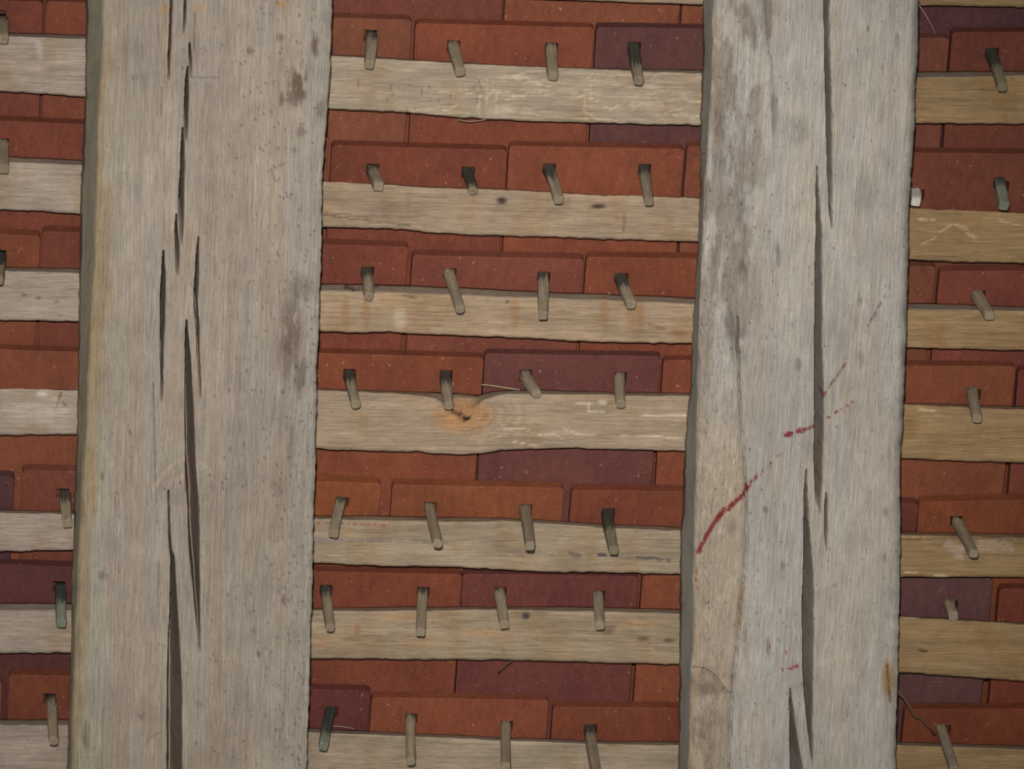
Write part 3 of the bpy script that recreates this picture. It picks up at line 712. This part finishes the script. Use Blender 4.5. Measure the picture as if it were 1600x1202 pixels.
# rows: joints as (right edge of one tile, left edge of the next) in px at the tile head; head edge height (left, right) per tile, colour per tile
ROWS = {
 -2: dict(j=[(-318,-315),(-40,-37),(236,239),(514,517),(791,794),(1067,1070),(1346,1349),(1626,1629),(1905,1908)], y=lambda x: -470 + 0.04 * (x - 800)),
 -1: dict(j=[(-211,-208),(71,74),(358,361),(644,647),(927,930),(1206,1209),(1480,1483),(1768,1771)], y=lambda x: -300 + 0.04 * (x - 800)),
 0: dict(j=[(-330,-326),(-48,-44),(235,239),(518,522),(793,797),(1070,1074),(1354,1358),(1637,1641),(1918,1922)], y=lambda x: -128 + 0.04 * (x - 800)),
 1: dict(j=[(-211,-206),(71,74.5),(358,362),(644,650),(927,932.5),(1206,1210),(1480,1486.5),(1768,1772)],
         heads=[(-12,-6),(-4,1),(3,14),(24,31),(36,44),(42,47),(56,62),(49,51),(54,60)], cols=[RD_,(112,60,46),(116,64,45),OR,(122,66,46),PU,RD_,(106,58,44),MA]),
 2: dict(j=[(-318,-315),(-40,-37),(236,240),(514,518.5),(791,796),(1067,1072),(1346,1350),(1626,1630),(1905,1909)],
         heads=[(170,178),(180,186),(187,200),(205,212),(226,236),(227,233),(226,233),(233,243),(243,250),(250,255)], cols=[OR,RD_,(115,62,46),OR,(114,61,44),(124,68,46),(122,70,48),(108,60,44),RD_,MA]),
 3: dict(j=[(-205,-202),(64,70),(352,356),(636,644),(910,915.5),(1190,1194),(1458,1466),(1742,1746)],
         heads=[(340,352),(357,368),(362,368),(375,386),(397,406),(399,406),(412,418),(421,424),(419,424)], cols=[RD_,(122,69,46),(114,62,46),(116,62,46),(117,65,50),(122,66,45),OR,(120,64,50),(102,54,44)]),
 4: dict(j=[(-340,-337),(-72,-69),(206,210),(483,487),(754,758),(1031,1036.5),(1306,1310),(1581,1589),(1866,1870)],
         heads=[(536,540),(540,545),(546,553),(553,556),(552,561),(553,559),(563,567),(568,577),(577,580),(584,590)], cols=[O,OR,(120,68,46),RD_,(121,66,44),PR,(124,68,46),(122,68,46),(112,58,46),RD_]),
 5: dict(j=[(-250,-240),(25,38),(310,322),(593.5,611.5),(880,890.5),(1158,1164),(1431,1438),(1718,1724)],
         heads=[(722,730),(736,744),(735,738),(744,756),(756,763),(763,770),(784,789),(785,776),(775,782)], cols=[RD_,DP,(112,62,47),(130,74,44),(128,73,46),(118,64,44),MA,(124,68,42),OR]),
 6: dict(j=[(-382,-378),(-108,-104),(168,171),(445,448),(721,723),(996,1003),(1274,1279),(1548,1557),(1838,1842)],
         heads=[(874,878),(878,881),(881,887),(888,892),(893,899),(897,903),(899,904),(903,908),(918,923),(924,930)], cols=[MA,MA,(88,50,46),(114,62,44),(116,62,42),(104,56,48),(122,68,44),(93,61,58),(114,58,42),OR]),
 7: dict(j=[(-262,-252),(7,17),(292,300),(576,580.5),(855,863.5),(1136,1142),(1402,1410),(1690,1696)],
         heads=[(1058,1062),(1060,1064),(1056,1058),(1070,1082),(1089,1096),(1104,1109),(1104,1106),(1105,1112),(1110,1114)], cols=[RD_,OR,(114,62,42),(96,50,44),(124,68,46),(116,62,42),(84,54,52),(118,62,40),OR]),
}
for r_, d_ in ROWS.items():
    while d_['j'][0][0] > -700:
        d_['j'].insert(0, (d_['j'][0][0] - 282, d_['j'][0][1] - 282))
        if 'heads' in d_:
            y_ = d_['heads'][0][0]; d_['heads'].insert(0, (y_ - 10, y_ - 1)); d_['cols'].insert(0, [OR, RD_, MA][len(d_['j']) % 3])
    while d_['j'][-1][1] < 2100:
        d_['j'].append((d_['j'][-1][0] + 281, d_['j'][-1][1] + 281))
        if 'heads' in d_:
            y_ = d_['heads'][-1][1]; d_['heads'].append((y_ + 1, y_ + 9)); d_['cols'].append([RD_, MA, OR][len(d_['j']) % 3])
TT = 0.012       # tile thickness
TLEN = 0.262     # tile length
row_k = {}
def head_y(r, x):
    d = ROWS[r]
    if 'y' in d: return d['y'](x)
    e = [-1000] + [q for p in d['j'] for q in p] + [2600]
    yy = [q for p in d['heads'] for q in p]
    return float(np.interp(x, e[:len(yy)], yy))
def batten_top(r, x):
    """v of the line on which row r hangs"""
    if r >= 0:
        yC = float(edge(BAT[r], 'C', x))
    else:
        yC = head_y(r, x) + 62
    return float(P(x, yC, 0.0)[1])
for r in range(7, -3, -1):
    if r == 7:
        row_k[r] = 0.105; continue
    x = 800.0
    vb = batten_top(r, x)
    vt = float(P(x, head_y(r + 1, x), 0.004)[1]); vbl = batten_top(r + 1, x)
    row_k[r] = (TT + 0.0012 - row_k[r + 1] * (vt - vbl)) / (vb - vt)

PEGS = [ # (row, hole x, y, tip x, y, stain reach 0..1, roundness 0..1, colour)
 (1,580,58,577,103,.10,.2,0),(1,708,72,719,114,0,.2,0),(1,861,75,864,121,0,.3,0),(1,990,74,998,128,.75,.3,1),
 (2,581,264,592,293,.22,.0,0),(2,730,268,739,300,.62,.9,1),(2,857,263,873,314,.42,.1,0),(2,1006,263,1014,317,.30,.6,1),
 (3,573,424,576,465,.28,.5,0),(3,701,426,719,485,0,.8,0),(3,848,431,848,495,.22,.2,0),(3,969,433,987,478,.46,.2,0),
 (4,545,585,556,634,.42,.6,0),(4,696,586,701,636,.42,.5,0),(4,820,586,839,617,.0,.5,0),(4,968,589,970,633,.0,.6,0),
 (5,533,782,521,836,.18,.1,0),(5,671,792,684,851,0,.8,0),(5,820,795,828,855,0,.3,0),(5,948,800,959,862,.85,.2,1),
 (6,509,923,516,983,.26,.7,0),(6,661,926,657,990,.16,.2,0),(6,780,926,788,978,0,.2,0),(6,934,930,937,980,0,.5,0),
 (7,516,1110,505,1169,.95,.3,2),(7,641,1122,642,1192,0,.9,0),(7,790,1133,790,1200,0,.6,0),(7,921,1139,932,1212,.36,.2,0),
 (1,1548,82,1566,138,.62,.4,1),(2,1428,300,1431,317,0,.0,3),(2,1561,283,1569,324,.24,.1,2),(3,1526,460,1547,495,.0,.1,0),(4,1518,610,1527,656,0,.5,0),
 (5,1496,816,1522,867,0,.5,0),(6,1483,942,1490,965,0,.1,0),(7,1470,1137,1492,1206,0,.4,0),
 (1,5,33,5,63,0,.2,0),(2,4,226,6,266,0,.0,0),(3,1,402,-3,440,.6,.4,1),(5,102,774,105,820,.32,.0,0),(6,95,921,96,976,.55,.1,2),(7,81,1095,84,1160,.10,.6,0),
]
def tile_frame(r, i):
    d = ROWS[r]
    lefts = [d['j'][0][0] - 283] + [p[1] for p in d['j']]
    rights = [p[0] for p in d['j']] + [d['j'][-1][1] + 276]
    return lefts[i], rights[i]
def tile_w(r, xm, v):
    return row_k[r] * (v - batten_top(r, xm))

def build_tile(r, i):
    d = ROWS[r]
    xl, xr = tile_frame(r, i)
    if xr < -690 or xl > 2290: return
    js = d['j']
    if i > 0 and js[i - 1][1] - js[i - 1][0] < 8.6: xl -= 1.3
    if i < len(js) and js[i][1] - js[i][0] < 8.6: xr += 1.3
    xm = (xl + xr) / 2
    if 'y' in d: yl, yr = d['y'](xl), d['y'](xr)
    else: yl, yr = d['heads'][i]
    w0 = 0.0045
    TL = np.array(P(xl, yl, w0)); TR = np.array(P(xr, yr, w0))
    TLw = np.array([*TL, tile_w(r, xm, TL[1])]); TRw = np.array([*TR, tile_w(r, xm, TR[1])])
    # side direction: the joints lean a little in the picture
    a = np.array(P(xm, yl, w0)); b = np.array(P(xm - 0.052 * 100, yl + 100, w0))
    dv = b - a; dv = dv / np.linalg.norm(dv)
    D3 = np.array([dv[0], dv[1], row_k[r] * dv[1]]); D3 /= np.linalg.norm(D3)
    E = TRw - TLw; Wd = np.linalg.norm(E); E /= Wd
    N = np.cross(E, D3); N /= np.linalg.norm(N)          # points to the outside of the roof or the room
    if N[2] > 0: N = -N                                  # outward (away from the room)
    # holes
    holes = []
    for p in PEGS:
        if p[0] != r or not (xl + 4 < p[1] < xr - 4): continue
        h = np.array(P(p[1], p[2] + 1, 0.003)); rel = np.array([h[0], h[1], tile_w(r, xm, h[1])]) - TLw
        holes.append((float(rel @ E), float(rel @ D3)))
    holes.sort()
    hh = 0.0059
    us = [0.0]; vs_ = []
    for hx, hy in holes: us += [hx - hh, hx + hh]
    us.append(Wd)
    ok = all(us[k + 1] - us[k] > 0.002 for k in range(len(us) - 1))
    if not ok: holes = []; us = [0.0, Wd]
    if holes:
        y1 = min(h[1] for h in holes) - hh; y2 = max(h[1] for h in holes) + hh
        vs = [0.0, y1, y2, TLEN]
    else:
        vs = [0.0, TLEN * 0.4, TLEN]
    bm = bmesh.new()
    def pt(u, v, k):
        sag = 0.0
        q = TLw + E * u + D3 * v + N * (TT * k)
        return q
    grid = {}
    nu, nv = len(us), len(vs)
    for a_ in range(nu):
        for b_ in range(nv):
            for k in (0, 1):
                v = vs[b_]
                if holes and b_ in (1, 2) and 0 < a_ < nu - 1:
                    hy = holes[(a_ - 1) // 2][1]; v = hy + (hh if b_ == 2 else -hh)
                grid[a_, b_, k] = bm.verts.new(pt(us[a_], v, k))
    ishole = lambda a_, b_: bool(holes) and b_ == 1 and a_ % 2 == 1 and 0 < a_ < nu - 1
    for a_ in range(nu - 1):
        for b_ in range(nv - 1):
            g = grid
            if ishole(a_, b_):
                cs = [(a_, b_), (a_ + 1, b_), (a_ + 1, b_ + 1), (a_, b_ + 1)]
                for q in range(4):
                    p0, p1 = cs[q], cs[(q + 1) % 4]
                    bm.faces.new((g[p0[0], p0[1], 0], g[p0[0], p0[1], 1], g[p1[0], p1[1], 1], g[p1[0], p1[1], 0]))
                continue
            bm.faces.new((g[a_, b_, 0], g[a_ + 1, b_, 0], g[a_ + 1, b_ + 1, 0], g[a_, b_ + 1, 0]))
            bm.faces.new((g[a_, b_, 1], g[a_, b_ + 1, 1], g[a_ + 1, b_ + 1, 1], g[a_ + 1, b_, 1]))
    g = grid
    for a_ in range(nu - 1):
        bm.faces.new((g[a_, 0, 0], g[a_, 0, 1], g[a_ + 1, 0, 1], g[a_ + 1, 0, 0]))
        bm.faces.new((g[a_, nv - 1, 0], g[a_ + 1, nv - 1, 0], g[a_ + 1, nv - 1, 1], g[a_, nv - 1, 1]))
    for b_ in range(nv - 1):
        bm.faces.new((g[0, b_, 0], g[0, b_ + 1, 0], g[0, b_ + 1, 1], g[0, b_, 1]))
        bm.faces.new((g[nu - 1, b_, 0], g[nu - 1, b_, 1], g[nu - 1, b_ + 1, 1], g[nu - 1, b_ + 1, 0]))
    bmesh.ops.recalc_face_normals(bm, faces=bm.faces[:])
    bm.edges.ensure_lookup_table()
    ce = []
    for key in ((0, 0), (nu - 1, 0), (0, nv - 1), (nu - 1, nv - 1)):
        e = bm.edges.get((g[key[0], key[1], 0], g[key[0], key[1], 1]))
        if e: ce.append(e)
    bmesh.ops.bevel(bm, geom=ce, offset=0.0042, segments=3, affect='EDGES', profile=0.5)
    sharp = [e for e in bm.edges if len(e.link_faces) == 2 and e.calc_face_angle(0) > 1.2]
    bmesh.ops.bevel(bm, geom=sharp, offset=0.0008, segments=2, affect='EDGES', profile=0.5, clamp_overlap=True)
    org = TLw + E * (Wd / 2) + D3 * (TLEN / 2)
    Rm = Matrix(((E[0], -D3[0], -N[0], org[0]), (E[1], -D3[1], -N[1], org[1]), (E[2], -D3[2], -N[2], org[2]), (0, 0, 0, 1)))
    bm.transform(Rm.inverted())
    me = bpy.data.meshes.new('tile'); bm.to_mesh(me); bm.free()
    me.materials.append(M_tile)
    o = bpy.data.objects.new('tile', me); scene.collection.objects.link(o)
    o.parent = ceiling; o.matrix_basis = Rm
    col = d['cols'][i] if 'cols' in d and i < len(d['cols']) else random.choice([OR, RD_, MA, PU])
    if r == 0: col = {4: (112,62,48), 5: (122,70,48), 6: (122,70,48), 7: (82,50,52)}.get(i - 2, random.choice([OR, RD_, MA]))
    f = random.uniform(0.97, 1.03)
    o.color = (*[q * f for q in lin(col)], 1.0)
for r in range(-2, 8):
    for i in range(len(ROWS[r]['j']) + 1):
        build_tile(r, i)

# ---------------------------------------------------------------- pegs
PEG_COL = [(139,123,102), (126,113,92), (114,116,98), (192,184,174)]
def ordinal(n): return ['first', 'second', 'third', 'fourth'][n]
ROWNAME = {1: 'topmost full batten', 2: 'second full batten', 3: 'third full batten', 4: 'knotted batten', 5: 'blue-pencilled batten', 6: 'last full batten', 7: 'lowest cut-off batten'}
LOOK = ['plain square-ended', 'slanting square-ended', 'stubby upright', 'split black-streaked',
        'short square-ended leaning', 'mossy dark round-ended', 'black-topped square-ended slanting', 'brown-topped notched',
        'upright dark-cornered', 'long round slanting', 'long straight upright', 'black-streaked leaning',
        'dark-topped thick slanting', 'dark-spotted upright', 'thick pale-ended leaning', 'stubby round-tipped upright',
        'left-leaning flat', 'smooth round whittled', 'pale flat-sided', 'rotted black-streaked',
        'dark-topped round-tipped', 'straight flat square-ended', 'short pale tapering', 'short flat upright',
        'greenish black mouldy', 'smooth long round', 'plain round upright', 'black-crowned slanting']
def peg_label(k, p):
    if k < 28:
        return f'{LOOK[k]} oak peg, {ordinal(k % 4)} from left on the {ROWNAME[p[0]]} between the rafters'
    right_look = {28: 'black-topped', 29: 'white square-ended', 30: 'green-sided', 31: 'square clean-cut slanting', 32: 'thick plain', 33: 'long slanting', 34: 'stubby pale-ended', 35: 'long leaning'}
    if k == 29: return 'white square-ended oak peg half hidden by the right edge of the right rafter'
    if k < 36: return f'{right_look[k]} oak peg on the {ROWNAME[p[0]]}, right of the right rafter'
    left_look = {36: 'cropped', 37: 'cropped square-ended', 38: 'cropped dark', 39: 'black-topped square', 40: 'green-black topped', 41: 'round-tipped brown'}
    pos = 'at the left picture edge' if k < 39 else 'just left of the left rafter'
    return f'{left_look[k]} oak peg on the {ROWNAME[p[0]]} {pos}'

def build_peg(k, p):
    r, hx, hy, tx, ty, stain, rnd, ci = p
    xm = hx
    H2 = np.array(P(hx, hy + 1, 0.003)); wH = tile_w(r, xm, H2[1])
    H = np.array([*np.array(P(hx, hy + 1, wH)), wH])
    Lp = math.hypot(tx - hx, ty - hy)
    wT = min(0.085, max(0.026, Lp * PX / 0.60))
    vA = float(P(hx, float(edge(BAT[r], 'A', hx)), BT)[1])
    vC = batten_top(r, hx)
    half = 0.0045
    for _ in range(40):                          # long enough to stay clear of the batten's upper edge
        T = np.array([*np.array(P(tx, ty - 1, wT)), wT])
        bad = False
        for w, v in ((BT, vA), (BT * 0.5, (vA + vC) / 2), (0.002, vC)):
            if w < wT:
                f = (w - wH) / (wT - wH); 
                if H[1] * (1 - f) + T[1] * f - half < v + 0.0005: bad = True
        if not bad: break
        wT += 0.0025
    ax = T - H; Ln = np.linalg.norm(ax); ax /= Ln
    x = np.array([1.0, 0, 0]) - ax * ax[0]; x /= np.linalg.norm(x); y = np.cross(ax, x)
    rot = random.uniform(-0.12, 0.12)
    x, y = x * math.cos(rot) + y * math.sin(rot), y * math.cos(rot) - x * math.sin(rot)
    bm = bmesh.new(); rings = []
    NS = 12
    zs = [-0.007, 0.0, 0.004, Ln * 0.2, Ln * 0.4, Ln * 0.6, Ln * 0.8, Ln * 0.96, Ln]
    bend = random.uniform(-0.0006, 0.0006); tw = random.uniform(-0.15, 0.15)
    for q, z in enumerate(zs):
        t = max(0, z / Ln)
        s = (0.0055 * (1 - t) + 0.0047 * t) * (1 + random.uniform(-0.05, 0.05)) * (0.93 if q == len(zs) - 1 else 1)
        ring = []
        for a_ in range(NS):
            th = 2 * math.pi * (a_ + 0.5) / NS
            cx, sx = math.cos(th), math.sin(th)
            e = 0.28 + 0.62 * rnd
            px_ = math.copysign(abs(cx) ** e, cx) * s; py_ = math.copysign(abs(sx) ** e, sx) * s * 0.95
            th2 = tw * t
            px_, py_ = px_ * math.cos(th2) - py_ * math.sin(th2), px_ * math.sin(th2) + py_ * math.cos(th2)
            ring.append(bm.verts.new((px_ + bend * math.sin(t * 3.1), py_, z)))
        rings.append(ring)
    for q in range(len(rings) - 1):
        for a_ in range(NS):
            bm.faces.new((rings[q][a_], rings[q][(a_ + 1) % NS], rings[q + 1][(a_ + 1) % NS], rings[q + 1][a_]))
    bm.faces.new(rings[0][::-1]); bm.faces.new(rings[-1])
    for e in bm.edges:
        e.smooth = e.calc_face_angle(0) < 0.6
    for f in bm.faces: f.smooth = len(f.verts) == 4
    me = bpy.data.meshes.new('peg'); bm.to_mesh(me); bm.free()
    me.materials.append(M_peg)
    o = bpy.data.objects.new('peg', me); scene.collection.objects.link(o)
    o.matrix_basis = ROOF @ Matrix(((x[0], y[0], ax[0], H[0]), (x[1], y[1], ax[1], H[1]), (x[2], y[2], ax[2], H[2]), (0, 0, 0, 1)))
    f = random.uniform(0.92, 1.06)
    o.color = (*[q * f for q in lin(PEG_COL[ci])], stain)
    tag(o, peg_label(k, p), 'peg', 'oak tile pegs')
for k, p in enumerate(PEGS):
    build_peg(k, p)

# ---------------------------------------------------------------- straws and twigs caught in the roof
def strand(name, label, cat, pts, r0, r1, mat, seed=1):
    """pts: (px, py, w)"""
    P3 = []
    for px, py, w in pts:
        u, v = P(px, py, w); P3.append(np.array([float(u), float(v), w]))
    V = []; F = []; NS = 7
    rng = random.Random(seed)
    for k, q in enumerate(P3):
        t = P3[min(k + 1, len(P3) - 1)] - P3[max(k - 1, 0)]; t /= np.linalg.norm(t)
        a = np.cross(t, [0, 0, 1.0]); a /= np.linalg.norm(a); b = np.cross(t, a)
        rr = (r0 + (r1 - r0) * k / (len(P3) - 1)) * rng.uniform(0.85, 1.15)
        for s in range(NS):
            th = 2 * math.pi * s / NS
            V.append(q + a * math.cos(th) * rr + b * math.sin(th) * rr)
    for k in range(len(P3) - 1):
        for s in range(NS):
            F.append([k * NS + s, k * NS + (s + 1) % NS, (k + 1) * NS + (s + 1) % NS, (k + 1) * NS + s])
    F.append(list(range(NS))[::-1]); F.append([(len(P3) - 1) * NS + s for s in range(NS)])
    o = mesh_obj(name, V, F, mat)
    tag(o, label, cat)
    return o
strand('twig', 'thin crooked brown twig poking out beside the right rafter near the bottom', 'twig',
       [(1400,1078,.032),(1407,1085,.032),(1413,1091,.032),(1421,1105,.03),(1428,1117,.028),(1432,1121,.027),(1440,1123,.026),(1447,1131,.024),(1460,1148,.020)], 0.0022, 0.0012, M_twig, 3)
strand('straw', 'pale curved straw beside the right rafter near the top corner', 'straw',
       [(1434,5,.032),(1440,14,.032),(1448,27,.030),(1456,41,.026),(1463,57,.022)], 0.0008, 0.0005, M_straw, 4)
strand('straw', 'pale straw lying across the upper edge of the knotted batten', 'straw',
       [(752,601,.013),(770,603,.013),(788,606,.014),(812,609,.014)], 0.0007, 0.0009, M_straw, 5)
strand('straw', 'thin dark straw sticking down below the last full batten', 'straw',
       [(799,1033,.022),(794,1037,.020),(786,1045,.016),(778,1052,.012)], 0.0007, 0.0006, M_twig, 6)
strand('straw', 'short pale straw beside the mouldy peg on the lowest batten', 'straw',
       [(520,1135,.014),(535,1136,.014),(553,1139,.014)], 0.0006, 0.0005, M_straw, 7)
strand('straw', 'short pale splinter of straw under the topmost full batten', 'straw',
       [(716,187,.018),(732,190,.016),(748,189,.017),(760,186,.019)], 0.0006, 0.0005, M_straw, 8)
